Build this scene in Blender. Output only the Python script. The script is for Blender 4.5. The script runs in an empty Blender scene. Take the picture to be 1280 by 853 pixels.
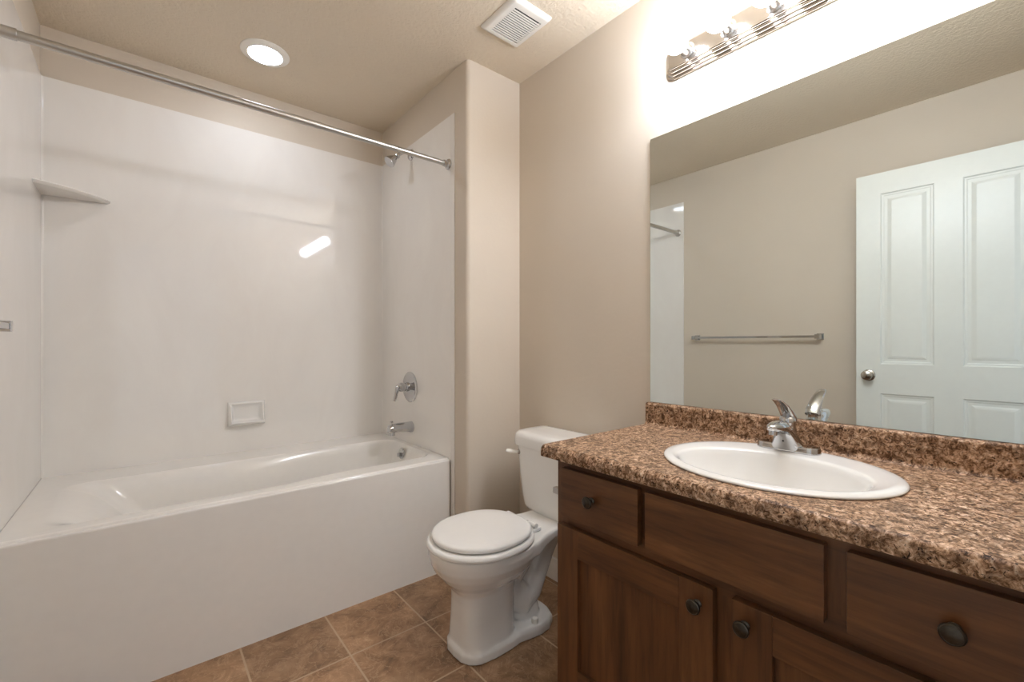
import bpy, bmesh, math, random
from mathutils import Vector, Matrix
R = math.radians
PI = math.pi
random.seed(7)
sc = bpy.context.scene
COL = sc.collection

# ------------------------------------------------------------------ room numbers (metres)
W, H = 1.8397, 2.4664          # vanity wall, ceiling
D = 0.9622                     # face of the back surround panel
XR = 1.510                     # face of the plumbing-end surround panel
XE = 1.5155                    # drywall of the wing wall
YEND = -1.832                  # wall with the doorway
S_TOP = 2.2518                 # top of the surround
T = 0.5488                     # tub rim
YS = 0.1085                    # front edge of the surround
YF = 0.1402                    # tub apron
# ------------------------------------------------------------------ camera
cd = bpy.data.cameras.new('camera')
cam = bpy.data.objects.new('camera', cd)
COL.objects.link(cam)
cam.location = (0.3413, -1.7483, 1.1169)
cam.rotation_euler = (PI / 2, 0, -0.6916)
cd.sensor_fit = 'HORIZONTAL'
cd.sensor_width = 36.0
cd.lens = 554.3704 / 1280 * 36.0
cd.shift_y = 3.46 / 1280
cd.clip_start = 0.01
sc.camera = cam
# ------------------------------------------------------------------ world, exposure
wd = bpy.data.worlds.new('world')
sc.world = wd
wd.use_nodes = True
wd.node_tree.nodes['Background'].inputs[0].default_value = (0.95, 0.995, 1.06, 1)
wd.node_tree.nodes['Background'].inputs[1].default_value = 0.38
vs = sc.view_settings
vs.view_transform = 'Standard'
vs.look = 'None'
vs.gamma = 1
vs.use_curve_mapping = False
vs.exposure = 1.08
sc.cycles.max_bounces = 10
sc.cycles.diffuse_bounces = 7
sc.cycles.glossy_bounces = 6
sc.cycles.sample_clamp_indirect = 4.0
sc.cycles.blur_glossy = 0.5
BULB_STRENGTH = 46.0
DOWNLIGHT_STRENGTH = 23.0
LAMP_COLOR = (0.935, 0.995, 1.11)


# ------------------------------------------------------------------ materials
def nmat(name):
    m = bpy.data.materials.new(name)
    m.use_nodes = True
    nt = m.node_tree
    b = nt.nodes['Principled BSDF']
    return m, nt, b


def node(nt, typ, **kw):
    n = nt.nodes.new(typ)
    for k, v in kw.items():
        setattr(n, k, v)
    return n


def setin(n, **kw):
    for k, v in kw.items():
        n.inputs[k.replace('_', ' ')].default_value = v


def coords(nt, scale=(1, 1, 1), loc=(0, 0, 0)):
    tc = node(nt, 'ShaderNodeNewGeometry')
    mp = node(nt, 'ShaderNodeMapping')
    mp.inputs['Scale'].default_value = scale
    mp.inputs['Location'].default_value = loc
    nt.links.new(tc.outputs['Position'], mp.inputs['Vector'])
    return mp.outputs['Vector']


def noise(nt, vec, scale, detail=2.0, rough=0.5, dist=0.0):
    n = node(nt, 'ShaderNodeTexNoise')
    n.inputs['Scale'].default_value = scale
    n.inputs['Detail'].default_value = detail
    n.inputs['Roughness'].default_value = rough
    n.inputs['Distortion'].default_value = dist
    nt.links.new(vec, n.inputs['Vector'])
    return n.outputs['Fac']


def ramp(nt, fac, stops, interp='LINEAR'):
    r = node(nt, 'ShaderNodeValToRGB')
    r.color_ramp.interpolation = interp
    el = r.color_ramp.elements
    while len(el) > 1:
        el.remove(el[0])
    for i, (p, c) in enumerate(stops):
        e = el[0] if i == 0 else el.new(p)
        e.position = p
        e.color = (*c, 1) if len(c) == 3 else c
    nt.links.new(fac, r.inputs['Fac'])
    return r.outputs['Color']


def mixc(nt, fac, a, b, mode='MIX'):
    m = node(nt, 'ShaderNodeMix', data_type='RGBA', blend_type=mode)
    for sock, v in ((m.inputs[0], fac), (m.inputs[6], a), (m.inputs[7], b)):
        if hasattr(v, 'links'):
            nt.links.new(v, sock)
        elif isinstance(v, (int, float)):
            sock.default_value = v
        else:
            sock.default_value = (*v, 1)
    return m.outputs[2]


def bump(nt, b, height, strength=0.2, dist=0.002):
    bp = node(nt, 'ShaderNodeBump')
    bp.inputs['Strength'].default_value = strength
    bp.inputs['Distance'].default_value = dist
    nt.links.new(height, bp.inputs['Height'])
    nt.links.new(bp.outputs['Normal'], b.inputs['Normal'])


def s2l(r, g, b):
    f = lambda c: (c / 255 / 12.92) if c / 255 <= 0.04045 else ((c / 255 + 0.055) / 1.055) ** 2.4
    return (f(r), f(g), f(b))


def plain(name, col, rough=0.5, metal=0.0, coat=0.0, vary=0.03, scale=30.0):
    m, nt, b = nmat(name)
    v = coords(nt)
    f = noise(nt, v, scale, 3)
    c = ramp(nt, f, [(0.3, tuple(x * (1 - vary) for x in col)), (0.7, tuple(min(1, x * (1 + vary)) for x in col))])
    nt.links.new(c, b.inputs['Base Color'])
    b.inputs['Roughness'].default_value = rough
    b.inputs['Metallic'].default_value = metal
    b.inputs['Coat Weight'].default_value = coat
    b.inputs['Coat Roughness'].default_value = 0.05
    return m


WALLC = s2l(209, 198, 183)
CEILC = s2l(222, 209, 189)


def paint(name, col, bscale, bstr, bdist, knock=False):
    m, nt, b = nmat(name)
    v = coords(nt)
    f = noise(nt, v, 3.0, 3)
    c = ramp(nt, f, [(0.3, tuple(x * 0.985 for x in col)), (0.7, tuple(x * 1.015 for x in col))])
    nt.links.new(c, b.inputs['Base Color'])
    b.inputs['Roughness'].default_value = 0.55
    b.inputs['Specular IOR Level'].default_value = 0.35
    h = noise(nt, v, bscale, 4, 0.55)
    if knock:
        h = ramp(nt, h, [(0.42, (0, 0, 0)), (0.56, (1, 1, 1))])
    bump(nt, b, h, bstr, bdist)
    return m


M = {}
M['wall'] = paint('wall_paint', WALLC, 55, 0.12, 0.004)
M['ceiling'] = paint('ceiling_texture', CEILC, 60, 0.42, 0.004, True)
M['trim'] = plain('trim_white', s2l(232, 230, 224), 0.35)

# glossy surround: faint marbled cloud
m, nt, b = nmat('surround_gloss')
v = coords(nt, (1, 1, 0.5))
f = noise(nt, v, 4.0, 5, 0.6, 0.8)
c = ramp(nt, f, [(0.3, s2l(233, 229, 224)), (0.7, s2l(238, 235, 230))])
nt.links.new(c, b.inputs['Base Color'])
b.inputs['Roughness'].default_value = 0.045
b.inputs['Specular IOR Level'].default_value = 0.5
h = noise(nt, coords(nt), 5.0, 2)
bump(nt, b, h, 0.03, 0.004)
M['surround'] = m
M['tub'] = plain('tub_acrylic', s2l(236, 233, 228), 0.12, vary=0.01)
M['porcelain'] = plain('porcelain', s2l(234, 232, 228), 0.07, coat=0.3, vary=0.006)
M['seat'] = plain('seat_plastic', s2l(240, 238, 234), 0.16, vary=0.006)
M['plastic'] = plain('white_plastic', s2l(238, 235, 228), 0.35, vary=0.01)
M['door'] = plain('door_paint', s2l(226, 229, 224), 0.32, vary=0.01)
M['chrome'] = plain('chrome', (0.56, 0.56, 0.565), 0.06, 1.0, vary=0.01)
M['rodmetal'] = plain('brushed_rod', (0.56, 0.545, 0.52), 0.34, 1.0, vary=0.03)
M['nickel'] = plain('satin_nickel', (0.50, 0.46, 0.41), 0.24, 1.0)
M['pewter'] = plain('dark_pewter', (0.075, 0.064, 0.052), 0.30, 1.0, vary=0.15, scale=160)
M['dark'] = plain('dark_void', (0.012, 0.011, 0.010), 0.8)
M['fixture'] = plain('fixture_chrome', (0.60, 0.555, 0.51), 0.10, 1.0, vary=0.01)
M['cup'] = plain('socket_chrome', (0.78, 0.76, 0.74), 0.16, 1.0, vary=0.01)
M['ventdark'] = plain('vent_shadow_grey', (0.02, 0.018, 0.015), 0.8)

m, nt, b = nmat('mirror_glass')
v = coords(nt)
c = ramp(nt, noise(nt, v, 2.0, 1), [(0.0, (0.83, 0.885, 0.88)), (1.0, (0.84, 0.895, 0.89))])
nt.links.new(c, b.inputs['Base Color'])
b.inputs['Metallic'].default_value = 1.0
b.inputs['Roughness'].default_value = 0.0
M['mirror'] = m


def emit(name, col, strength):
    m, nt, b = nmat(name)
    b.inputs['Base Color'].default_value = (0.9, 0.88, 0.85, 1)
    b.inputs['Emission Color'].default_value = (*col, 1)
    b.inputs['Emission Strength'].default_value = strength
    return m


M['bulb'] = emit('lit_bulb', LAMP_COLOR, BULB_STRENGTH)
M['lens'] = emit('lit_lens', LAMP_COLOR, DOWNLIGHT_STRENGTH)

# slate-look floor tile
m, nt, b = nmat('floor_tile')
v = coords(nt, (1, 1, 1), (0.2993 - 0.012, 0.2993 * 10 + 0.157, 0))
br = node(nt, 'ShaderNodeTexBrick', offset=0.0, squash=1.0)
setin(br, Scale=1.0, Mortar_Size=0.0038, Mortar_Smooth=0.3, Bias=0.0, Brick_Width=0.2993, Row_Height=0.2993)
br.inputs['Color1'].default_value = (0.85, 0.85, 0.85, 1)
br.inputs['Color2'].default_value = (1.12, 1.1, 1.08, 1)
br.inputs['Mortar'].default_value = (1, 1, 1, 1)
nt.links.new(v, br.inputs['Vector'])
v2 = coords(nt, (1, 1, 1))
f1 = noise(nt, v2, 9.0, 12, 0.74, 0.7)
base = ramp(nt, f1, [(0.30, s2l(98, 74, 52)), (0.43, s2l(136, 104, 75)), (0.53, s2l(156, 122, 91)), (0.64, s2l(172, 138, 106)), (0.76, s2l(198, 167, 136))])
f2 = noise(nt, v2, 11.0, 8, 0.62, 1.6)
vein = ramp(nt, f2, [(0.478, (0, 0, 0)), (0.498, (1, 1, 1)), (0.502, (1, 1, 1)), (0.522, (0, 0, 0))])
base = mixc(nt, vein, base, mixc(nt, 0.35, base, s2l(208, 178, 146)))
f3 = noise(nt, v2, 3.2, 4, 0.55, 0.5)
cloud = ramp(nt, f3, [(0.35, (0.84, 0.84, 0.84)), (0.65, (1.10, 1.10, 1.10))])
base = mixc(nt, 1.0, base, cloud, 'MULTIPLY')
base = mixc(nt, 1.0, base, br.outputs['Color'], 'MULTIPLY')
col = mixc(nt, br.outputs['Fac'], base, s2l(186, 160, 132))
nt.links.new(col, b.inputs['Base Color'])
b.inputs['Roughness'].default_value = 0.42
inv = node(nt, 'ShaderNodeMath', operation='MULTIPLY_ADD')
nt.links.new(br.outputs['Fac'], inv.inputs[0])
inv.inputs[1].default_value = -0.8
nt.links.new(f1, inv.inputs[2])
bump(nt, b, inv.outputs[0], 0.35, 0.004)
M['tile'] = m


# stained wood, grain along one axis
def wood(name, sc3):
    m, nt, b = nmat(name)
    v = coords(nt, sc3)
    f = noise(nt, v, 9.0, 8, 0.62, 1.4)
    c = ramp(nt, f, [(0.25, s2l(66, 39, 18)), (0.45, s2l(91, 56, 29)), (0.58, s2l(104, 66, 36)), (0.78, s2l(130, 86, 51))])
    f2 = noise(nt, coords(nt, tuple(s * 1.0 for s in sc3)), 70.0, 3, 0.6)
    pores = ramp(nt, f2, [(0.36, (0.70, 0.70, 0.70)), (0.56, (1.06, 1.06, 1.06))])
    c = mixc(nt, 1.0, c, pores, 'MULTIPLY')
    f3 = noise(nt, coords(nt), 4.0, 2)
    blot = ramp(nt, f3, [(0.35, (0.86, 0.86, 0.86)), (0.65, (1.1, 1.1, 1.1))])
    c = mixc(nt, 1.0, c, blot, 'MULTIPLY')
    nt.links.new(c, b.inputs['Base Color'])
    b.inputs['Roughness'].default_value = 0.36
    bump(nt, b, f2, 0.06, 0.001)
    return m


M['wood_v'] = wood('stained_wood_upright', (1.0, 1.0, 0.08))
M['wood_h'] = wood('stained_wood_level', (1.0, 0.08, 1.0))

# granite-look laminate
m, nt, b = nmat('granite_laminate')
v = coords(nt)
fa = noise(nt, v, 34, 5, 0.7, 0.6)
fb = noise(nt, v, 85, 5, 0.7, 1.0)
base = ramp(nt, fb, [(0.33, s2l(58, 42, 32)), (0.42, s2l(112, 82, 58)), (0.50, s2l(168, 134, 106)), (0.59, s2l(206, 174, 146)), (0.70, s2l(236, 214, 190))])
dk = ramp(nt, fa, [(0.38, (1, 1, 1)), (0.54, (0, 0, 0))])
base = mixc(nt, dk, base, mixc(nt, 0.62, base, s2l(72, 50, 34)))
vo = node(nt, 'ShaderNodeTexNoise')
setin(vo, Scale=120.0, Detail=3.0, Roughness=0.75, Distortion=1.5)
nt.links.new(v, vo.inputs['Vector'])
fl = ramp(nt, vo.outputs['Fac'], [(0.36, (1, 1, 1)), (0.43, (0, 0, 0))])
base = mixc(nt, fl, base, s2l(44, 32, 26))
nt.links.new(base, b.inputs['Base Color'])
b.inputs['Roughness'].default_value = 0.42
b.inputs['Specular IOR Level'].default_value = 0.12
M['laminate'] = m


# ------------------------------------------------------------------ mesh builder
class MB:
    def __init__(self):
        self.bm = bmesh.new()

    def _merge(self, t, mi=0):
        for f in t.faces:
            f.material_index = mi
        me = bpy.data.meshes.new('tmp')
        t.to_mesh(me)
        t.free()
        self.bm.from_mesh(me)
        bpy.data.meshes.remove(me)

    def box(self, x0, x1, y0, y1, z0, z1, bev=0.0, seg=2, mi=0):
        t = bmesh.new()
        bmesh.ops.create_cube(t, size=1)
        for v in t.verts:
            v.co = Vector(((x0 + x1) / 2 + v.co.x * (x1 - x0), (y0 + y1) / 2 + v.co.y * (y1 - y0), (z0 + z1) / 2 + v.co.z * (z1 - z0)))
        if bev > 0:
            bmesh.ops.bevel(t, geom=t.edges[:], offset=bev, segments=seg, affect='EDGES', profile=0.5)
        self._merge(t, mi)
        return self

    def loft(self, rings, cap0=True, cap1=True, closed=True, mi=0):
        bm = self.bm
        vr = [[bm.verts.new(p) for p in r] for r in rings]
        n = len(vr[0])
        for a, b_ in zip(vr, vr[1:]):
            for i in range(n if closed else n - 1):
                j = (i + 1) % n
                f = bm.faces.new((a[i], a[j], b_[j], b_[i]))
                f.material_index = mi
        if cap0:
            bm.faces.new(list(reversed(vr[0]))).material_index = mi
        if cap1:
            bm.faces.new(vr[-1]).material_index = mi
        return self

    def lathe(self, prof, origin, axis=(0, 0, 1), seg=32, cap0=True, cap1=True, mi=0):
        ax = Vector(axis).normalized()
        u = ax.orthogonal().normalized()
        w = ax.cross(u)
        o = Vector(origin)
        rings = []
        for r, h in prof:
            r = max(r, 1e-5)
            rings.append([o + ax * h + (u * math.cos(2 * PI * k / seg) + w * math.sin(2 * PI * k / seg)) * r for k in range(seg)])
        return self.loft(rings, cap0, cap1, mi=mi)

    def tube(self, pts, rad, seg=16, mi=0, flat=(1, 1), up=None):
        pts = [Vector(p) for p in pts]
        rads = rad if isinstance(rad, (list, tuple)) else [rad] * len(pts)
        u = None
        rings = []
        for i, p in enumerate(pts):
            t = (pts[min(i + 1, len(pts) - 1)] - pts[max(i - 1, 0)]).normalized()
            if u is None:
                u = (Vector(up) if up else t.orthogonal())
            u = (u - t * u.dot(t)).normalized()
            w = t.cross(u)
            rings.append([p + (u * math.cos(2 * PI * k / seg) * flat[0] + w * math.sin(2 * PI * k / seg) * flat[1]) * rads[i] for k in range(seg)])
        return self.loft(rings, mi=mi)

    def ball(self, c, r, seg=24, mi=0):
        n = seg // 2
        prof = [(r * math.sin(PI * k / n), -r * math.cos(PI * k / n)) for k in range(n + 1)]
        return self.lathe(prof, c, (0, 0, 1), seg, mi=mi)

    def build(self, name, mats, parent=None, loc=(0, 0, 0), smooth=35.0):
        bm = self.bm
        bmesh.ops.remove_doubles(bm, verts=bm.verts[:], dist=1e-6)
        bmesh.ops.recalc_face_normals(bm, faces=bm.faces[:])
        off = Vector(loc)
        p = parent
        while p is not None:
            off += p.location
            p = p.parent
        for v in bm.verts:
            v.co -= off
        me = bpy.data.meshes.new(name)
        bm.to_mesh(me)
        bm.free()
        for m_ in (mats if isinstance(mats, (list, tuple)) else [mats]):
            me.materials.append(m_)
        if smooth:
            me.polygons.foreach_set('use_smooth', [True] * len(me.polygons))
            me.set_sharp_from_angle(angle=R(smooth))
        o = bpy.data.objects.new(name, me)
        COL.objects.link(o)
        o.location = loc
        if parent:
            o.parent = parent
        if smooth:
            wn = o.modifiers.new('weighted', 'WEIGHTED_NORMAL')
            wn.keep_sharp = True
            wn.weight = 100
        return o


def tag(o, label=None, cat=None, group=None, kind=None):
    if label:
        o['label'] = label
    if cat:
        o['category'] = cat
    if group:
        o['group'] = group
    if kind:
        o['kind'] = kind
    return o


def thing(name, label, cat, loc):
    o = bpy.data.objects.new(name, None)
    COL.objects.link(o)
    o.location = loc
    o.empty_display_size = 0.05
    return tag(o, label, cat)


def rrect(x0, x1, y0, y1, r, z, n=8):
    """rounded rectangle in plan, 4*(n+1) points, counter-clockwise from the +x+y corner"""
    out = []
    for cx, cy, a0 in ((x1 - r, y1 - r, 0), (x0 + r, y1 - r, 90), (x0 + r, y0 + r, 180), (x1 - r, y0 + r, 270)):
        for k in range(n + 1):
            a = R(a0 + 90 * k / n)
            out.append(Vector((cx + r * math.cos(a), cy + r * math.sin(a), z)))
    return out


def ell(cx, cy, a, b, z, n=64, p=2.0):
    out = []
    for k in range(n):
        t = 2 * PI * k / n
        c, s = math.cos(t), math.sin(t)
        out.append(Vector((cx + a * math.copysign(abs(c) ** (2 / p), c), cy + b * math.copysign(abs(s) ** (2 / p), s), z)))
    return out


# ------------------------------------------------------------------ the setting
def struct(name, mb, mat, label):
    o = mb.build(name, mat)
    return tag(o, label, name.split('_')[0], kind='structure')


struct('floor', MB().box(-0.12, W + 0.12, -3.4, D + 0.12, -0.08, 0.0), M['tile'], 'brown slate look tile floor with pale grout lines')
struct('ceiling', MB().box(-0.12, W + 0.12, YEND - 0.12, D + 0.12, H, H + 0.1), M['ceiling'], 'beige ceiling with knockdown texture')
struct('wall_left', MB().box(-0.12, 0, YEND, D + 0.12, 0, H), M['wall'], 'beige wall seen in the mirror behind the towel bar')
struct('wall_right', MB().box(W, W + 0.12, YEND, 0.02, 0, H), M['wall'], 'beige wall behind the toilet and mirror')
struct('wall_back', MB().box(0, XE + 0.02, D + 0.005, D + 0.12, 0, H), M['wall'], 'beige strip of wall above the tub surround')
mb = MB()
r = 0.02
prof = [(W + 0.12, D + 0.12), (XE, D + 0.12), (XE, r)]
for k in range(1, 7):
    a = R(180 + 90 * k / 6)
    prof.append((XE + r + r * math.cos(a), r + r * math.sin(a)))
prof.append((W + 0.12, 0))
mb.loft([[Vector((x, y, 0)) for x, y in prof], [Vector((x, y, H)) for x, y in prof]])
struct('wall_wing', mb, M['wall'], 'beige wing wall with rounded corner beside the tub')
DX0, DX1, DZ = 0.135, 0.935, 2.085
mb = MB().box(-0.12, DX0, YEND - 0.12, YEND, 0, H).box(DX1, W + 0.12, YEND - 0.12, YEND, 0, H).box(DX0, DX1, YEND - 0.12, YEND, DZ, H)
struct('wall_front', mb, M['wall'], 'beige wall around the open doorway')
mb = MB().box(DX1 - 0.005, DX1 + 0.055, YEND, YEND + 0.014, 0, DZ + 0.055, 0.004).box(0.075, DX0 + 0.005, YEND, YEND + 0.014, 0, DZ + 0.055, 0.004)
mb.box(DX0 + 0.005, DX1 - 0.005, YEND, YEND + 0.014, DZ - 0.005, DZ + 0.055, 0.004)
struct('trim_1', mb, M['trim'], 'white casing around the doorway')


def board(name, x0, x1, y0, y1, lab):
    return struct(name, MB().box(x0, x1, y0, y1, 0, 0.105, 0.004), M['trim'], lab)


board('baseboard_right', W - 0.013, W, -0.788, -0.0, 'white baseboard behind the toilet')
board('baseboard_wing', XE + 0.02, W - 0.013, -0.013, 0, 'white baseboard along the wing wall')
board('baseboard_left', 0, 0.013, YEND + 0.02, YS - 0.01, 'white baseboard under the towel bar')

# open door, folded back along the left wall
door_loc = Vector((0.1606, -1.0434, 0))
DA = 0.0152
mb = MB()
w_, t_, zt, zb = 0.765, 0.035, 2.073, 0.015
# local: u along the door (towards the hinge, -y), face at x=0 towards the room
pan = [(0.108, 0.328, 1.003, 1.956), (0.433, 0.653, 1.003, 1.956), (0.108, 0.328, 0.20, 0.839), (0.433, 0.653, 0.20, 0.839)]


def face_with_panels(mb, x, sgn):
    us = sorted({0.0, w_} | {p[0] for p in pan} | {p[1] for p in pan})
    zs = sorted({zb, zt} | {p[2] for p in pan} | {p[3] for p in pan})
    P = lambda u, z, d: Vector((x - sgn * d, -u, z))
    for a, b_ in zip(us, us[1:]):
        for c_, d_ in zip(zs, zs[1:]):
            if any(abs(a - p[0]) < 1e-6 and abs(c_ - p[2]) < 1e-6 for p in pan):
                steps = [(0.0, 0.0), (0.006, 0.0065), (0.012, 0.0065), (0.017, 0.0085), (0.030, 0.0085), (0.046, 0.002), (0.05, 0.0015)]
                rings = [[P(a + i, c_ + i, e), P(b_ - i, c_ + i, e), P(b_ - i, d_ - i, e), P(a + i, d_ - i, e)] for i, e in steps]
                mb.loft(rings, cap0=False, cap1=True)
            else:
                mb.loft([[P(a, c_, 0), P(b_, c_, 0), P(b_, d_, 0), P(a, d_, 0)]], cap0=False, cap1=True)


face_with_panels(mb, 0.0, 1)
face_with_panels(mb, -t_, -1)
for (u0, z0, u1, z1) in ((0, zb, 0, zt), (w_, zb, w_, zt), (0, zb, w_, zb), (0, zt, w_, zt)):
    mb.loft([[Vector((0, -u0, z0)), Vector((0, -u1, z1)), Vector((-t_, -u1, z1)), Vector((-t_, -u0, z0))]], cap0=False)
dr = mb.build('door_1', M['door'], smooth=20)
dr.location = door_loc
dr.rotation_euler = (0, 0, -DA)
tag(dr, 'white panelled door reflected at the right of the mirror', 'door', kind='structure')


def local_part(name, mb, mat, parent):
    o = mb.build(name, mat)
    o.parent = parent
    return o


ku, kz = 0.056, 0.939
for sgn, x0 in ((1, 0.0), (-1, -t_)):
    kb = MB().lathe([(0.032, 0), (0.032, 0.004), (0.027, 0.008), (0.012, 0.010), (0.011, 0.026), (0.016, 0.031), (0.0245, 0.038), (0.027, 0.046), (0.0245, 0.054), (0.016, 0.0585), (0.006, 0.060), (0, 0.060)], (x0, -ku, kz), (sgn, 0, 0))
    o = local_part('door_knob', kb, M['nickel'], dr)
o = local_part('latch_plate', MB().box(-0.029, -0.006, 0.0, 0.0015, kz - 0.028, kz + 0.028), M['nickel'], dr)

# ------------------------------------------------------------------ tub surround
pz = T - 0.02
mb = MB().box(0.0052, XR - 0.0002, D, D + 0.0048, pz, S_TOP, 0.0015)
bp_ = tag(mb.build('surround_panel', M['surround'], loc=(0.757, D, pz)), 'wide glossy off-white panel on the back wall of the tub', 'wall panel')
for x, s_ in ((0.0052, 1), (XR - 0.0002, -1)):
    cove = [(0.0, 0.0)] + [(0.009 - 0.009 * math.sin(R(9 * k)), 0.009 - 0.009 * math.cos(R(9 * k))) for k in range(11)]
    mb = MB().loft([[Vector((x + s_ * (u - 0.0001), D - v_ + 0.0001, z)) for u, v_ in cove] for z in (T + 0.0005, S_TOP - 0.001)])
    mb.build('corner_bead', M['surround'], bp_)
for xa, xb, lab in ((0.0002, 0.005, 'narrow glossy panel on the left end wall of the tub'), (XR, XE - 0.0002, 'glossy panel behind the shower valve and tub spout')):
    mb = MB().box(xa, xb, YF - 0.001, D + 0.0045, pz, S_TOP, 0.0012).box(xa, xb, YS, YF - 0.001, 0.0, S_TOP, 0.0012)
    tag(mb.build('surround_panel', M['surround'], loc=(xa, 0.5, 0)), lab, 'wall panel')

# corner shelf
mb = MB()


def shelf_ring(z, L):
    pts = [Vector((0.005, D - 0.0005, z)), Vector((0.005, D - L, z))]
    for k in range(1, 16):
        a = k / 16 * PI / 2
        s_ = 0.82
        c1, s1 = math.cos(a), math.sin(a)
        f = (abs(c1) ** 1.45, abs(s1) ** 1.45)
        pts.append(Vector((0.005 + L * 1.1 * f[1], D - L * f[0], z)))
    pts.append(Vector((0.005 + L * 1.1, D - 0.0005, z)))
    return pts


mb.loft([shelf_ring(1.7475, 0.185), shelf_ring(1.752, 0.193), shelf_ring(1.758, 0.198), shelf_ring(1.762, 0.195)])
o = mb.build('corner_shelf', M['surround'], loc=(0.005, D, 1.7475))
tag(o, 'small white quarter-round shelf in the far left tub corner', 'shelf')

# soap dish
sd = thing('soap_dish', 'white ceramic soap dish on the back tub panel', 'soap dish', (0.757, D, 0.686))
x0, x1, z0, z1, yb = 0.672, 0.842, 0.688, 0.812, D - 0.0002


def dq(i, zlo, zhi, y):
    return [Vector((x0 + i, y, zlo)), Vector((x1 - i, y, zlo)), Vector((x1 - i, y, zhi)), Vector((x0 + i, y, zhi))]


mb = MB()
rings = []
# outer body: back face -> front frame, bottom sticks out further than the top
ft, fb_ = 0.016, 0.052


def frame_ring(ix, iz0, iz1, ytop, ybot, n=6):
    pts = []
    xa, xb, za, zb2 = x0 + ix, x1 - ix, z0 + iz0, z1 - iz1
    for t in range(n):
        k = t / n
        pts.append(Vector((xa + (xb - xa) * k, yb - ybot, za)))
    for t in range(n):
        k = t / n
        pts.append(Vector((xb, yb - (ybot + (ytop - ybot) * k), za + (zb2 - za) * k)))
    for t in range(n):
        k = t / n
        pts.append(Vector((xb + (xa - xb) * k, yb - ytop, zb2)))
    for t in range(n):
        k = t / n
        pts.append(Vector((xa, yb - (ytop + (ybot - ytop) * k), zb2 + (za - zb2) * k)))
    return pts


rings = [frame_ring(0, 0, 0, 0, 0), frame_ring(0, 0, 0, 0.006, 0.008), frame_ring(0.003, 0.004, 0.003, 0.012, 0.03), frame_ring(0.009, 0.014, 0.006, 0.016, 0.052),
         frame_ring(0.013, 0.019, 0.010, 0.0165, 0.0525), frame_ring(0.017, 0.023, 0.014, 0.014, 0.046), frame_ring(0.022, 0.026, 0.020, 0.006, 0.018), frame_ring(0.034, 0.036, 0.034, 0.004, 0.008)]
mb.loft(rings, cap0=True, cap1=True)
mb.build('dish', M['porcelain'], sd, smooth=60)

# ------------------------------------------------------------------ bathtub
tb = thing('bathtub', 'white alcove bathtub with plain apron front', 'bathtub', (0.755, 0.55, 0))
N = 12
mb = MB()
ex0, ex1, ey1 = 0.0058, XR - 0.0006, D - 0.0008


def outer(y0, z, r=0.006, dx=0.0):
    return rrect(ex0 + dx, ex1 - dx, y0, ey1, r, z, N)


def basin(xa, xb, ya, yb2, r, z, bulge=0.0):
    pts = rrect(xa, xb, ya, yb2, r, z, N)
    # straight runs get points only at the corners, so bulges are put on later by subdividing
    return pts


def densify(ring, m=10):
    out = []
    n = len(ring)
    for i in range(n):
        a, b_ = ring[i], ring[(i + 1) % n]
        out.append(a)
        if (i + 1) % (N + 1) == 0:
            for k in range(1, m):
                out.append(a.lerp(b_, k / m))
    return out


rings = [densify(outer(YF, 0.0)), densify(outer(YF, T - 0.015)), densify(outer(YF + 0.001, T - 0.010)), densify(outer(YF + 0.004, T - 0.0075, 0.007, 0.0003)), densify(outer(YF + 0.013, T - 0.0070, 0.007, 0.0003)),
         densify(outer(YF + 0.0150, T - 0.004, 0.008, 0.0004)), densify(outer(YF + 0.018, T - 0.001, 0.010, 0.0005)), densify(outer(YF + 0.023, T, 0.012, 0.0006))]
bs = [(0.085, 1.482, 0.214, 0.773, 0.085, T - 0.0006, 0.0), (0.100, 1.477, 0.220, 0.767, 0.084, T - 0.0025, 0.0), (0.122, 1.472, 0.226, 0.760, 0.082, T - 0.0080, 0.002), (0.152, 1.467, 0.231, 0.754, 0.078, T - 0.019, 0.010),
      (0.200, 1.456, 0.237, 0.746, 0.072, T - 0.05, 0.040), (0.253, 1.446, 0.244, 0.738, 0.066, T - 0.11, 0.050), (0.312, 1.435, 0.252, 0.730, 0.064, T - 0.19, 0.036), (0.385, 1.42, 0.264, 0.720, 0.066, T - 0.28, 0.014),
      (0.440, 1.395, 0.284, 0.702, 0.07, T - 0.35, 0.0), (0.49, 1.36, 0.31, 0.675, 0.07, T - 0.375, 0.0), (0.60, 1.25, 0.37, 0.62, 0.07, T - 0.382, 0.0)]
for (xa, xb, ya, yb2, r, z, bu) in bs:
    rg = densify(basin(xa, xb, ya, yb2, r, z))
    for v in rg:
        if v.y < 0.4 and z > T - 0.3:
            q = min(max((v.x - 0.78) / 0.2, 0), 1)
            v.y += 0.034 * q * q * (3 - 2 * q)
        if bu:
            k = math.exp(-((v.x - 0.72) / 0.22) ** 2)
            if v.y < 0.4:
                v.y += bu * k
            elif v.y > 0.7:
                v.y -= bu * k * 0.4
    rings.append(rg)
mb.loft(rings, cap0=False, cap1=True)
mb.build('tub_body', M['tub'], tb, smooth=50)
mb = MB().lathe([(0.030, 0), (0.030, 0.005), (0.026, 0.009), (0.010, 0.011), (0.0, 0.011)], (1.453, 0.56, T - 0.046), (-1, 0, 0.15))
ov = mb.build('overflow_plate', M['chrome'], tb)
mb = MB().box(1.424, 1.442, 0.5555, 0.5645, T - 0.062, T - 0.040, 0.003)
mb.build('trip_lever', M['chrome'], ov)
mb = MB().lathe([(0.032, 0), (0.032, 0.003), (0.022, 0.005), (0.018, 0.002), (0, 0.002)], (1.24, 0.52, T - 0.382), (0, 0, 1))
mb.build('drain', M['chrome'], tb)

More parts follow.
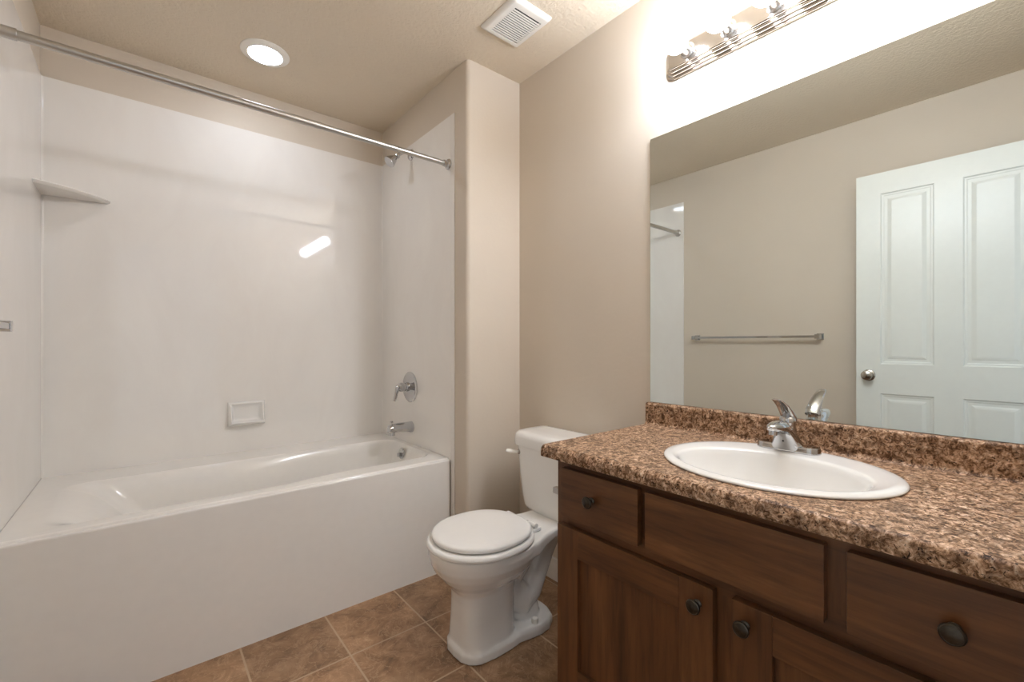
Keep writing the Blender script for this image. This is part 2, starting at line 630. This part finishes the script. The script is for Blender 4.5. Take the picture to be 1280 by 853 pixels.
# ------------------------------------------------------------------ curtain rod
YR, ZR = 0.157, 2.012
rod = thing('shower_curtain_rod', 'long brushed metal shower curtain rod across the tub opening', 'curtain rod', (0.75, YR, ZR))
mb = MB().tube([(0.05, YR, ZR), (0.9, YR, ZR)], 0.0138, 24)
mb.build('outer_tube', M['rodmetal'], rod)
mb = MB().tube([(0.88, YR, ZR), (1.50, YR, ZR)], 0.0125, 24)
mb.build('inner_tube', M['rodmetal'], rod)
for x, s in ((0.0053, 1), (XR - 0.0003, -1)):
    mb = MB().lathe([(0.027, 0), (0.027, 0.003), (0.022, 0.008), (0.0175, 0.011), (0.0165, 0.05), (0.0155, 0.052), (0.0, 0.052)] if s > 0 else
                    [(0.025, 0), (0.026, 0.004), (0.023, 0.009), (0.017, 0.012), (0.016, 0.030), (0.014, 0.032), (0, 0.032)], (x, YR, ZR), (s, 0, 0))
    mb.build('end_flange', M['chrome'] if s < 0 else M['rodmetal'], rod)

# ------------------------------------------------------------------ shower head
YP = 0.562
sh = thing('shower_fixture', 'small chrome shower head behind the curtain rod', 'shower head', (XR, YP, 2.19))
mb = MB().lathe([(0.032, 0), (0.0315, 0.004), (0.026, 0.010), (0.013, 0.014), (0.0, 0.014)], (XR, YP, 2.192), (-1, 0, 0))
mb.build('wall_flange', M['chrome'], sh)
mb = MB().tube([(XR - 0.005, YP, 2.194), (XR - 0.035, YP, 2.197), (XR - 0.055, YP, 2.190), (XR - 0.075, YP, 2.174), (XR - 0.088, YP, 2.160)], 0.0095, 16)
mb.build('shower_arm', M['chrome'], sh)
ax = Vector((-0.72, 0, -0.69)).normalized()
o0 = Vector((XR - 0.080, YP, 2.168))
mb = MB().lathe([(0.011, -0.004), (0.014, 0.0), (0.014, 0.012), (0.011, 0.016), (0.013, 0.022), (0.024, 0.045), (0.031, 0.066), (0.0325, 0.072), (0.031, 0.076), (0.027, 0.0755), (0.0, 0.074)], o0, ax)
mb.build('spray_head', M['chrome'], sh)

# ------------------------------------------------------------------ valve
va = thing('shower_valve', 'round chrome shower valve with lever above the tub spout', 'shower valve', (XR, 0.573, 0.870))
mb = MB().lathe([(0.086, 0), (0.087, 0.003), (0.083, 0.007), (0.072, 0.010), (0.066, 0.0085), (0.045, 0.012), (0.032, 0.017), (0, 0.017)], (XR, 0.573, 0.870), (-1, 0, 0), 48)
mb.build('escutcheon', M['chrome'], va)
mb = MB().lathe([(0.027, 0.012), (0.026, 0.030), (0.023, 0.032), (0.023, 0.050), (0.026, 0.052), (0.0255, 0.066), (0.018, 0.074), (0, 0.076)], (XR, 0.573, 0.872), (-1, 0, 0), 32)
mb.tube([(XR - 0.060, 0.573, 0.880), (XR - 0.077, 0.574, 0.872), (XR - 0.086, 0.576, 0.845), (XR - 0.090, 0.578, 0.815), (XR - 0.095, 0.579, 0.795)], [0.014, 0.015, 0.012, 0.010, 0.007], 16, flat=(1.0, 0.8))
mb.build('lever_handle', M['chrome'], va)

# ------------------------------------------------------------------ tub spout
sp = thing('tub_spout', 'chrome tub spout below the shower valve', 'tub spout', (XR, 0.556, 0.645))
ys = 0.556
rg = []
for x, zc, hz, hy in ((XR - 0.0002, 0.646, 0.031, 0.030), (XR - 0.012, 0.646, 0.031, 0.030), (XR - 0.018, 0.647, 0.029, 0.028), (XR - 0.06, 0.650, 0.026, 0.026), (XR - 0.10, 0.650, 0.025, 0.025), (XR - 0.125, 0.648, 0.024, 0.024), (XR - 0.138, 0.645, 0.021, 0.022), (XR - 0.143, 0.642, 0.014, 0.016)):
    rg.append([Vector((x, ys + hy * math.cos(2 * PI * k / 28), zc + hz * math.sin(2 * PI * k / 28))) for k in range(28)])
mb = MB().loft(rg)
mb.lathe([(0.018, 0), (0.018, 0.022), (0, 0.022)], (XR - 0.120, ys, 0.611), (0, 0, 1), 24)
mb.build('spout_body', M['chrome'], sp)
mb = MB().lathe([(0.004, 0), (0.004, 0.012), (0.009, 0.014), (0.009, 0.020), (0.006, 0.023), (0, 0.023)], (XR - 0.122, ys, 0.668), (0, 0, 1), 16)
mb.build('diverter_knob', M['chrome'], sp)

# ------------------------------------------------------------------ recessed light
dl = thing('recessed_ceiling_light', 'round white recessed light glowing in the ceiling above the tub', 'ceiling light', (0.772, 0.567, H))
mb = MB().lathe([(0.101, 0.0), (0.101, 0.003), (0.097, 0.006), (0.088, 0.0085), (0.076, 0.0115), (0.071, 0.0120), (0.0700, 0.0095)], (0.772, 0.567, H), (0, 0, -1), 64, cap0=False, cap1=False)
mb.build('trim_ring', M['plastic'], dl)
mb = MB().lathe([(0.0702, 0.0098), (0.0702, 0.0118), (0.05, 0.0145), (0.025, 0.0158), (0, 0.0162)], (0.772, 0.567, H), (0, 0, -1), 64)
mb.build('lens', M['lens'], dl)

# ------------------------------------------------------------------ exhaust fan
fx0, fx1, fy0, fy1 = 1.438, 1.640, -0.442, -0.212
fan = thing('exhaust_fan', 'square white bathroom exhaust fan grille on the ceiling', 'exhaust fan', (1.54, -0.327, H))
mb = MB()
zf = H - 0.016
sx0, sx1, sy0, sy1 = fx0 + 0.036, fx1 - 0.026, fy0 + 0.040, fy1 - 0.030
mb.loft([rrect(fx0, fx1, fy0, fy1, 0.008, H, 4), rrect(fx0, fx1, fy0, fy1, 0.008, H - 0.004, 4), rrect(fx0 + 0.004, fx1 - 0.004, fy0 + 0.004, fy1 - 0.004, 0.008, H - 0.010, 4),
         rrect(fx0 + 0.012, fx1 - 0.012, fy0 + 0.012, fy1 - 0.012, 0.006, zf + 0.001, 4), rrect(fx0 + 0.018, fx1 - 0.018, fy0 + 0.018, fy1 - 0.018, 0.006, zf, 4),
         rrect(sx0, sx1, sy0, sy1, 0.0005, zf, 4), rrect(sx0, sx1, sy0, sy1, 0.0005, zf + 0.0132, 4)], cap0=False, cap1=False)
ns = 14
pitch = (sy1 - sy0) / ns
for k in range(ns - 0):
    y = sy0 + pitch * k
    if k:
        mb.box(sx0 - 0.001, sx1 + 0.001, y - pitch * 0.27, y + pitch * 0.27, zf, zf + 0.002)
mb.build('grille', M['plastic'], fan, smooth=30)
mb = MB().box(sx0 - 0.004, sx1 + 0.004, sy0 - 0.004, sy1 + 0.004, H - 0.0025, H - 0.0005)
mb.build('housing', M['ventdark'], fan)

# ------------------------------------------------------------------ mirror
mb = MB().box(W - 0.006, W - 0.0003, YEND + 0.004, -0.7763, 0.8945, 1.901, 0.0008, 1)
o = mb.build('wall_mirror', M['mirror'], loc=(W, -1.3, 0.8945), smooth=None)
tag(o, 'large frameless wall mirror above the granite backsplash', 'mirror')

# ------------------------------------------------------------------ vanity light
LY0, LY1, LZ = -0.845, -1.745, 2.143
vl = thing('vanity_light_bar', 'chrome strip light with lit globe bulbs above the mirror', 'wall light', (W, -1.295, LZ))
hz = 0.060


def plate(inset, x):
    return rrect(LY1 + inset, LY0 - inset, LZ - hz + inset, LZ + hz - inset, max(0.034 - inset, 0.004), x, 8)


def to_wall(r):
    return [Vector((v.z, v.x, v.y)) for v in r]


steps = [(0.0, W), (0.0, W - 0.008), (0.003, W - 0.010), (0.007, W - 0.010), (0.008, W - 0.017), (0.011, W - 0.019), (0.015, W - 0.019), (0.016, W - 0.026), (0.019, W - 0.028), (0.023, W - 0.028), (0.024, W - 0.033), (0.027, W - 0.035)]
mb = MB().loft([to_wall(plate(i, x)) for i, x in steps], cap0=False, cap1=True)
mb.build('backplate', M['fixture'], vl, smooth=30)
for k in range(6):
    y = -0.945 - 0.14 * k
    mb = MB().lathe([(0.026, 0), (0.026, 0.004), (0.021, 0.008), (0.019, 0.030), (0.021, 0.034), (0.019, 0.036), (0, 0.036)], (W - 0.0345, y, LZ), (-1, 0, 0), 28)
    so = mb.build('socket', M['cup'], vl)
    mb = MB().lathe([(0.014, 0.0), (0.0155, 0.008)] + [(0.0400 * math.sin(a), 0.046 - 0.0400 * math.cos(a)) for a in [R(25 + 155 * j / 14) for j in range(15)]], (W - 0.066, y, LZ), (-1, 0, 0), 28)
    mb.build('globe_bulb', M['bulb'], so)

# ------------------------------------------------------------------ towel bar
tw = thing('towel_bar', 'square chrome towel bar on the left wall shown in the mirror', 'towel bar', (0, -0.43, 1.163))
for y in (-0.006, -0.822):
    mb = MB().box(0.0, 0.008, y - 0.020, y + 0.020, 1.163 - 0.020, 1.163 + 0.020, 0.002).box(0.006, 0.072, y - 0.014, y + 0.014, 1.163 - 0.014, 1.163 + 0.014, 0.002)
    mb.build('post', M['chrome'], tw)
mb = MB().box(0.054, 0.070, -0.81, -0.018, 1.163 - 0.008, 1.163 + 0.008, 0.0015)
mb.build('bar', M['chrome'], tw)

# ------------------------------------------------------------------ toilet
TY = -0.400
to = thing('toilet', 'white two piece toilet between the tub and the vanity', 'toilet', (1.45, TY, 0))
mb = MB()


def oval(xf, xb, hw, z, n=2.2, k=48):
    return ell((xf + xb) / 2, TY, (xb - xf) / 2, hw, z, k, n)


# front pedestal
mb.loft([oval(1.192, 1.428, 0.103, 0.001, 3.2), oval(1.192, 1.428, 0.103, 0.02, 3.2), oval(1.199, 1.425, 0.094, 0.05, 3.4), oval(1.203, 1.425, 0.089, 0.12, 3.4), oval(1.203, 1.428, 0.087, 0.19, 3.2),
         oval(1.198, 1.44, 0.089, 0.225, 2.8), oval(1.182, 1.46, 0.105, 0.25, 2.5), oval(1.156, 1.49, 0.132, 0.275, 2.3), oval(1.132, 1.515, 0.156, 0.305, 2.25), oval(1.117, 1.53, 0.171, 0.335, 2.2), oval(1.112, 1.54, 0.177, 0.362, 2.2), oval(1.112, 1.54, 0.177, 0.386, 2.2)])
# foot plate
def foot(z, g):
    up, lo = [], []
    cps = [(1.186, 0.0), (1.190, 0.045), (1.205, 0.075), (1.24, 0.098), (1.30, 0.106), (1.38, 0.104), (1.42, 0.098), (1.46, 0.106), (1.51, 0.114), (1.56, 0.108), (1.60, 0.083), (1.617, 0.045), (1.622, 0.0)]
    for x, h in cps:
        xx = x + (g if x < 1.3 else -g if x > 1.59 else 0)
        hh = max(h - g, 0.0)
        up.append(Vector((xx, TY + hh, z)))
        lo.append(Vector((xx, TY - hh, z)))
    return up + lo[-2:0:-1]


mb.loft([foot(0.001, 0.002), foot(0.004, 0), foot(0.030, 0), foot(0.040, 0.006), foot(0.043, 0.014)])
# deck below the tank
dk = []
for x, hw, zl in ((1.40, 0.165, 0.33), (1.47, 0.150, 0.33), (1.53, 0.125, 0.338), (1.59, 0.110, 0.345), (1.66, 0.107, 0.35), (1.74, 0.107, 0.35), (1.80, 0.105, 0.35)):
    zt_ = 0.386
    pts = []
    for cy, cz, a0 in ((hw - 0.012, zt_ - 0.012, 0), (-hw + 0.012, zt_ - 0.012, 90), (-hw + 0.012, zl + 0.012, 180), (hw - 0.012, zl + 0.012, 270)):
        for q in range(5):
            a = R(a0 + 90 * q / 4)
            pts.append(Vector((x, TY + cy + 0.012 * math.cos(a), cz + 0.012 * math.sin(a))))
    dk.append(pts)
mb.loft(dk)
# trapway and web
mb.tube([(1.40, TY, 0.20), (1.44, TY, 0.145), (1.485, TY, 0.114), (1.535, TY, 0.135), (1.58, TY, 0.195), (1.615, TY, 0.265), (1.645, TY, 0.32), (1.66, TY, 0.36)], [0.045, 0.060, 0.077, 0.064, 0.054, 0.054, 0.058, 0.055], 24)
mb.tube([(1.485, TY, 0.12), (1.51, TY, 0.06), (1.515, TY, 0.02)], [0.060, 0.066, 0.070], 24)
mb.tube([(1.43, TY, 0.17), (1.49, TY, 0.24), (1.55, TY, 0.32), (1.58, TY, 0.36)], [0.040, 0.046, 0.050, 0.05], 20)
mb.tube([(1.42, TY, 0.29), (1.50, TY, 0.31), (1.58, TY, 0.35)], [0.10, 0.07, 0.05], 20)
bo = mb.build('bowl', M['porcelain'], to, smooth=None)
md = bo.modifiers.new('fuse', 'REMESH')
md.mode = 'VOXEL'
md.voxel_size = 0.004
md.use_smooth_shade = True
ms = bo.modifiers.new('soften', 'SMOOTH')
ms.factor = 0.5
ms.iterations = 4
for s in (-1, 1):
    mb = MB().lathe([(0.0135, 0), (0.0135, 0.013), (0.011, 0.019), (0.006, 0.0215), (0, 0.022)], (1.500, TY + s * 0.087, 0.0405), (0, 0, 1), 20)
    mb.build('bolt_cap', M['plastic'], to)


def egg(xf, xb, hw, z, g=0.0, n=72):
    """toilet seat outline: round front, tapering to a flattened back"""
    out = []
    xm = xf + hw * 1.03
    for k in range(n):
        t = 2 * PI * k / n
        c, s_ = math.cos(t), math.sin(t)
        if c < 0:
            x = xm + (xm - xf - g) * c
            y = (hw - g) * s_
        else:
            p_ = 2.45
            x = xm + (xb - xm - g) * abs(c) ** (2 / p_)
            y = (hw - g) * math.copysign(abs(s_) ** (2 / 2.2), s_)
        out.append(Vector((x, TY + y, z)))
    return out


mb = MB().loft([egg(1.104, 1.505, 0.186, 0.388, 0.006), egg(1.104, 1.505, 0.186, 0.391, 0.001), egg(1.104, 1.505, 0.186, 0.399, 0), egg(1.104, 1.505, 0.186, 0.406, 0.004), egg(1.104, 1.505, 0.186, 0.409, 0.012)])
mb.build('seat', M['seat'], to, smooth=60)
mb = MB().loft([egg(1.123, 1.497, 0.172, 0.4125, 0.006), egg(1.123, 1.497, 0.172, 0.4155, 0.001), egg(1.123, 1.497, 0.172, 0.424, 0), egg(1.123, 1.497, 0.172, 0.430, 0.004), egg(1.123, 1.497, 0.172, 0.4335, 0.014), egg(1.123, 1.497, 0.172, 0.4350, 0.05), egg(1.123, 1.497, 0.172, 0.4355, 0.11)])
ld = mb.build('seat_lid', M['seat'], to, smooth=60)
for s in (-1, 1):
    mb = MB().box(1.490, 1.535, TY + s * 0.07 - 0.018, TY + s * 0.07 + 0.018, 0.387, 0.402, 0.005, 3).lathe([(0.009, -0.018), (0.009, 0.018)], (1.507, TY + s * 0.07, 0.412), (0, 1, 0), 16)
    mb.build('hinge', M['seat'], to)


def tank_ring(xf, hw, z, rf=0.055, xb=1.822):
    pts = []
    rb = 0.02
    # front curves forward slightly in the middle
    for cx, cy, rr, a0 in ((xb - rb, hw - rb, rb, 0), (xf + rf, hw - rf, rf, 90), (xf + rf, -hw + rf, rf, 180), (xb - rb, -hw + rb, rb, 270)):
        for q in range(9):
            a = R(a0 + 90 * q / 8)
            pts.append(Vector((cx + rr * math.cos(a), TY + cy + rr * math.sin(a), z)))
        if a0 == 90:
            for q in range(1, 8):
                k = q / 8
                pts.append(Vector((xf - 0.010 * math.sin(PI * k), TY + (hw - rf) * (1 - 2 * k), z)))
    return pts


mb = MB().loft([tank_ring(1.675, 0.150, 0.380, 0.05), tank_ring(1.655, 0.168, 0.384, 0.055), tank_ring(1.648, 0.178, 0.400, 0.055), tank_ring(1.643, 0.186, 0.45, 0.055), tank_ring(1.638, 0.196, 0.54, 0.055), tank_ring(1.634, 0.205, 0.665, 0.055)])
tk = mb.build('tank', M['porcelain'], to, smooth=50)
mb = MB().loft([tank_ring(1.634, 0.206, 0.662, 0.055), tank_ring(1.624, 0.215, 0.664, 0.058, 1.826), tank_ring(1.622, 0.217, 0.672, 0.06, 1.826), tank_ring(1.622, 0.217, 0.700, 0.06, 1.826), tank_ring(1.626, 0.213, 0.714, 0.06, 1.825), tank_ring(1.636, 0.203, 0.7235, 0.06, 1.82), tank_ring(1.655, 0.185, 0.7275, 0.06, 1.81), tank_ring(1.70, 0.14, 0.729, 0.05, 1.79)])
mb.build('tank_lid', M['porcelain'], to, smooth=50)
mb = MB().lathe([(0.013, -0.012), (0.013, 0.006), (0.010, 0.010), (0, 0.010)], (1.644, -0.232, 0.632), (-1, 0.45, 0), 20)
fl = mb.build('flush_lever', M['chrome'], tk)
mb = MB().tube([(1.632, -0.230, 0.632), (1.622, -0.215, 0.632), (1.614, -0.198, 0.633), (1.607, -0.182, 0.633)], [0.006, 0.008, 0.010, 0.008], 14, flat=(1.0, 0.7))
tag(mb.build('lever_arm', M['plastic'], fl), 'white lever arm')

# ------------------------------------------------------------------ vanity cabinet
XC = 1.3172
CY0, CY1 = -0.790, YEND + 0.004
cab = thing('vanity_cabinet', 'dark stained wood vanity cabinet with two doors under the countertop', 'cabinet', (1.58, -1.31, 0))
mb = MB()
mb.box(XC + 0.019, W - 0.001, CY0 - 0.018, CY0, 0.0, 0.774, 0.001)          # side towards the toilet
mb.box(XC + 0.019, W - 0.001, CY1, CY1 + 0.016, 0.0, 0.774, 0.001)
mb.box(W - 0.008, W - 0.001, CY1 + 0.016, CY0 - 0.018, 0.09, 0.774)
mb.box(XC + 0.019, W - 0.008, CY1 + 0.016, CY0 - 0.018, 0.09, 0.105)
mb.box(XC + 0.075, XC + 0.09, CY1 + 0.016, CY0 - 0.018, 0.0, 0.09)
mb.build('carcass', M['wood_v'], cab)
mb = MB()
fs = [(CY0 - 0.045, CY0, 0), (-1.1306, -1.0697, 1), (-1.331, -1.272, 0), (-1.525, -1.473, 1), (CY1, CY1 + 0.045, 0)]
mb.box(XC, XC + 0.019, CY0 - 0.045, CY0, 0.09, 0.774, 0.001, 1, 0)
mb.box(XC, XC + 0.019, CY1, CY1 + 0.045, 0.09, 0.774, 0.001, 1, 0)
mb.box(XC, XC + 0.019, CY1 + 0.045, CY0 - 0.045, 0.735, 0.774, 0.0, 1, 1)
mb.box(XC, XC + 0.019, CY1 + 0.045, CY0 - 0.045, 0.566, 0.622, 0.0, 1, 1)
mb.box(XC, XC + 0.019, CY1 + 0.045, CY0 - 0.045, 0.09, 0.125, 0.0, 1, 1)
mb.box(XC, XC + 0.019, -1.125, -1.076, 0.622, 0.735, 0.0, 1, 0)
mb.box(XC, XC + 0.019, -1.530, -1.478, 0.622, 0.735, 0.0, 1, 0)
mb.box(XC, XC + 0.019, -1.335, -1.268, 0.125, 0.566, 0.0, 1, 0)
mb.build('face_frame', [M['wood_v'], M['wood_h']], cab)


def knob(parent, y, z, xf):
    mb = MB().lathe([(0.0095, 0), (0.0095, 0.002), (0.0062, 0.005), (0.0058, 0.012), (0.009, 0.0155), (0.0150, 0.0185), (0.0165, 0.0212), (0.0160, 0.0235), (0.0140, 0.0250), (0.0132, 0.0246), (0.0105, 0.0256), (0.0062, 0.0268), (0, 0.0272)], (xf, y, z), (-1, 0, 0), 32)
    return mb.build('knob', M['pewter'], parent)


XF = XC - 0.0205


def slab(name, y0, y1, z0, z1, kn=None, lab=None):
    mb = MB().box(XF, XC - 0.0003, y0, y1, z0, z1, 0.0018, 2)
    o = mb.build(name, M['wood_h'], cab)
    if kn:
        knob(o, kn[0], kn[1], XF)
    return o


slab('drawer', -1.0897, -0.822, 0.605, 0.749, (-0.9415, 0.680))
slab('false_front', -1.4877, -1.1106, 0.605, 0.749)
slab('drawer', -1.795, -1.5213, 0.605, 0.749, (-1.657, 0.680))


def door(y0, y1, kn):
    z0, z1, st = 0.098, 0.578, 0.080
    mb = MB()
    mb.box(XF, XC - 0.0003, y0, y0 + st, z0, z1, 0.0014, 2, 0).box(XF, XC - 0.0003, y1 - st, y1, z0, z1, 0.0014, 2, 0)
    mb.box(XF, XC - 0.0003, y0 + st - 0.0003, y1 - st + 0.0003, z1 - st, z1, 0.0014, 2, 1).box(XF, XC - 0.0003, y0 + st - 0.0003, y1 - st + 0.0003, z0, z0 + st, 0.0014, 2, 1)
    o = mb.build('door', [M['wood_v'], M['wood_h']], cab)
    mb = MB().box(XF + 0.0115, XC - 0.002, y0 + st - 0.004, y1 - st + 0.004, z0 + st - 0.004, z1 - st + 0.004)
    mb.build('panel', M['wood_v'], o)
    knob(o, kn[0], kn[1], XF)


door(-1.2817, -0.8087, (-1.2475, 0.534))
door(-1.795, -1.3212, (-1.3500, 0.535))

# paper holder on the cabinet side
ph = thing('toilet_paper_holder', 'small chrome paper holder on the cabinet side facing the toilet', 'paper holder', (1.42, CY0, 0.645))
for x in (1.362, 1.500):
    mb = MB().box(x - 0.018, x + 0.018, CY0 + 0.0002, CY0 + 0.007, 0.628, 0.664, 0.002).box(x - 0.009, x + 0.009, CY0 + 0.006, CY0 + 0.058, 0.636, 0.656, 0.002)
    mb.build('post', M['chrome'], ph)
mb = MB().tube([(1.371, CY0 + 0.046, 0.646), (1.491, CY0 + 0.046, 0.646)], 0.007, 16)
mb.build('roller', M['chrome'], ph)

# ------------------------------------------------------------------ countertop with sink cut-out
mb = MB()
xc, zl, zt_, xb, zs = 1.2679, 0.7746, 0.8108, 1.8196, 0.8935
pr = [(xc + 0.05, zl), (xc + 0.005, zl), (xc + 0.0015, zl + 0.0015), (xc, zl + 0.005)]
rr = 0.017
for k in range(0, 7):
    a = R(180 - 90 * k / 6)
    pr.append((xc + rr + rr * math.cos(a), zt_ - rr + rr * math.sin(a)))
rc = 0.012
for k in range(0, 6):
    a = R(-90 + 90 * k / 5)
    pr.append((xb - rc + rc * math.cos(a), zt_ + rc + rc * math.sin(a)))
rt = 0.010
for k in range(0, 6):
    a = R(180 - 90 * k / 5)
    pr.append((xb + rt + rt * math.cos(a), zs - rt + rt * math.sin(a)))
pr += [(W - 0.0003, zs), (W - 0.0003, zl)]
ya, yb_ = -0.765, YEND + 0.001
mb.loft([[Vector((x, yb_, z)) for x, z in pr], [Vector((x, ya - 0.002, z)) for x, z in pr], [Vector((x + (0.001 if x < 1.5 else 0), ya, z - (0.001 if z > zl + 0.002 else 0))) for x, z in pr]])
ct = mb.build('countertop', M['laminate'], loc=(1.55, -1.3, 0.7746), smooth=30)
SX, SY = 1.545, -1.305
cut = MB().loft([ell(SX - 0.012, SY, 0.198, 0.236, 0.70), ell(SX - 0.012, SY, 0.198, 0.236, 0.90)]).build('cutter', M['laminate'])
bo_ = ct.modifiers.new('cut', 'BOOLEAN')
bo_.object = cut
bo_.operation = 'DIFFERENCE'
bo_.solver = 'EXACT'
bpy.context.view_layer.update()
dg = bpy.context.evaluated_depsgraph_get()
nm = bpy.data.meshes.new_from_object(ct.evaluated_get(dg))
ct.modifiers.clear()
ct.data = nm
nm.name = 'countertop'
nm.polygons.foreach_set('use_smooth', [True] * len(nm.polygons))
nm.set_sharp_from_angle(angle=R(30))
bpy.data.objects.remove(cut, do_unlink=True)
tag(ct, 'brown granite look laminate countertop with backsplash under the mirror', 'countertop')

# ------------------------------------------------------------------ sink
sk = thing('bathroom_sink', 'oval white drop-in sink set in the brown countertop', 'sink', (SX, SY, zt_))
rs = [(SX + 0.004, 0.224, 0.258, zt_ + 0.0003), (SX + 0.004, 0.227, 0.261, zt_ + 0.002), (SX + 0.004, 0.2275, 0.2615, zt_ + 0.0045), (SX + 0.004, 0.225, 0.259, zt_ + 0.0072), (SX + 0.004, 0.219, 0.253, zt_ + 0.0092), (SX + 0.004, 0.210, 0.243, zt_ + 0.0104), (SX - 0.002, 0.201, 0.235, zt_ + 0.0104),
      (SX - 0.030, 0.170, 0.216, zt_ + 0.0080), (SX - 0.034, 0.163, 0.210, zt_ + 0.0062), (SX - 0.035, 0.159, 0.206, zt_ + 0.0015), (SX - 0.035, 0.155, 0.201, zt_ - 0.010), (SX - 0.035, 0.147, 0.192, zt_ - 0.035), (SX - 0.034, 0.134, 0.176, zt_ - 0.065), (SX - 0.032, 0.112, 0.148, zt_ - 0.098), (SX - 0.030, 0.080, 0.105, zt_ - 0.122), (SX - 0.028, 0.045, 0.055, zt_ - 0.132), (SX - 0.028, 0.022, 0.022, zt_ - 0.135)]
mb = MB().loft([ell(c, SY, a, b_, z, 96) for c, a, b_, z in rs], cap0=False, cap1=True)
mb.build('basin', M['porcelain'], sk, smooth=60)
mb = MB().lathe([(0.024, 0), (0.024, 0.003), (0.020, 0.0045), (0.017, 0.0025), (0.016, 0.006), (0.008, 0.008), (0, 0.008)], (SX - 0.028, SY, zt_ - 0.1345), (0, 0, 1), 32)
mb.build('drain', M['chrome'], sk)

# ------------------------------------------------------------------ faucet
FX, FY, FZ = 1.727, -1.285, zt_ + 0.0100
fa = thing('sink_faucet', 'chrome single lever faucet on the back rim of the sink', 'faucet', (FX, FY, FZ))


def stad(hx, hy, z, n=12):
    out = []
    for a0, cy in ((0, hy - hx), (180, -(hy - hx))):
        for k in range(n + 1):
            a = R(a0 + 180 * k / n)
            out.append(Vector((FX + hx * math.cos(a), FY + cy + hx * math.sin(a), z)))
    return out


mb = MB().loft([stad(0.0265, 0.079, FZ - 0.001), stad(0.027, 0.0795, FZ + 0.003), stad(0.026, 0.0785, FZ + 0.005), stad(0.025, 0.0775, FZ + 0.014), stad(0.0235, 0.076, FZ + 0.0165), stad(0.018, 0.070, FZ + 0.0178)])
mb.build('base_plate', M['chrome'], fa, smooth=45)
sec = [(0.004, 0.029, 0.024, 0.050), (0.012, 0.0315, 0.0235, 0.0445), (0.022, 0.036, 0.0225, 0.0375), (0.034, 0.044, 0.0210, 0.0310), (0.045, 0.0545, 0.0180, 0.0265), (0.054, 0.068, 0.0130, 0.0238), (0.060, 0.084, 0.0070, 0.0222), (0.0635, 0.104, 0.0020, 0.0212),
       (0.066, 0.1180, -0.002, 0.0205), (0.0705, 0.1260, -0.010, 0.0200), (0.0765, 0.1265, -0.022, 0.0186), (0.0820, 0.1200, -0.036, 0.0160), (0.0860, 0.1080, -0.048, 0.0120), (0.0880, 0.0950, -0.058, 0.0065)]
rg = []
for z, fr, bk, hy in sec:
    cx, hx = FX + (bk - fr) / 2, (fr + bk) / 2
    rg.append(ell(cx, FY, hx, hy, FZ + z, 40, 2.3))
mb = MB().loft(rg)
mb.lathe([(0.0105, 0), (0.0105, 0.012), (0, 0.012)], (FX - 0.108, FY, FZ + 0.055), (0.1, 0, 1), 20)
sb = mb.build('spout_body', M['chrome'], fa, smooth=60)
mb = MB().lathe([(0.0026, -0.003), (0.0026, 0.0016), (0, 0.002)], (FX - 0.0408, FY - 0.002, FZ + 0.031), (-1, 0, -0.6), 16)
tag(mb.build('temperature_dot', M['ventdark'], sb), 'dark grey temperature mark')
mb = MB().lathe([(0.021, 0.045), (0.021, 0.062), (0.0195, 0.064), (0.0195, 0.076), (0.0205, 0.078), (0.0200, 0.086), (0.0170, 0.093), (0.009, 0.097), (0, 0.098)], (FX + 0.002, FY, FZ), (-0.06, 0, 1), 28)
ring_pts = [(FX + 0.017, 0.078, 0.0190, 0.0130), (FX + 0.005, 0.093, 0.0195, 0.0125), (FX - 0.015, 0.110, 0.0180, 0.0095), (FX - 0.038, 0.126, 0.0160, 0.0068), (FX - 0.064, 0.139, 0.0138, 0.0048), (FX - 0.084, 0.146, 0.0115, 0.0036), (FX - 0.092, 0.1480, 0.007, 0.002)]
rg = []
for i, (x, z, hy, hn) in enumerate(ring_pts):
    a, b_ = ring_pts[max(i - 1, 0)], ring_pts[min(i + 1, len(ring_pts) - 1)]
    tv = Vector((b_[0] - a[0], 0, b_[1] - a[1])).normalized()
    nv = Vector((-tv.z, 0, tv.x))
    rg.append([Vector((x, FY, FZ + z)) + Vector((0, 1, 0)) * hy * math.cos(2 * PI * k / 24) + nv * hn * math.sin(2 * PI * k / 24) for k in range(24)])
mb.loft(rg)
mb.build('lever_handle', M['chrome'], fa, smooth=50)
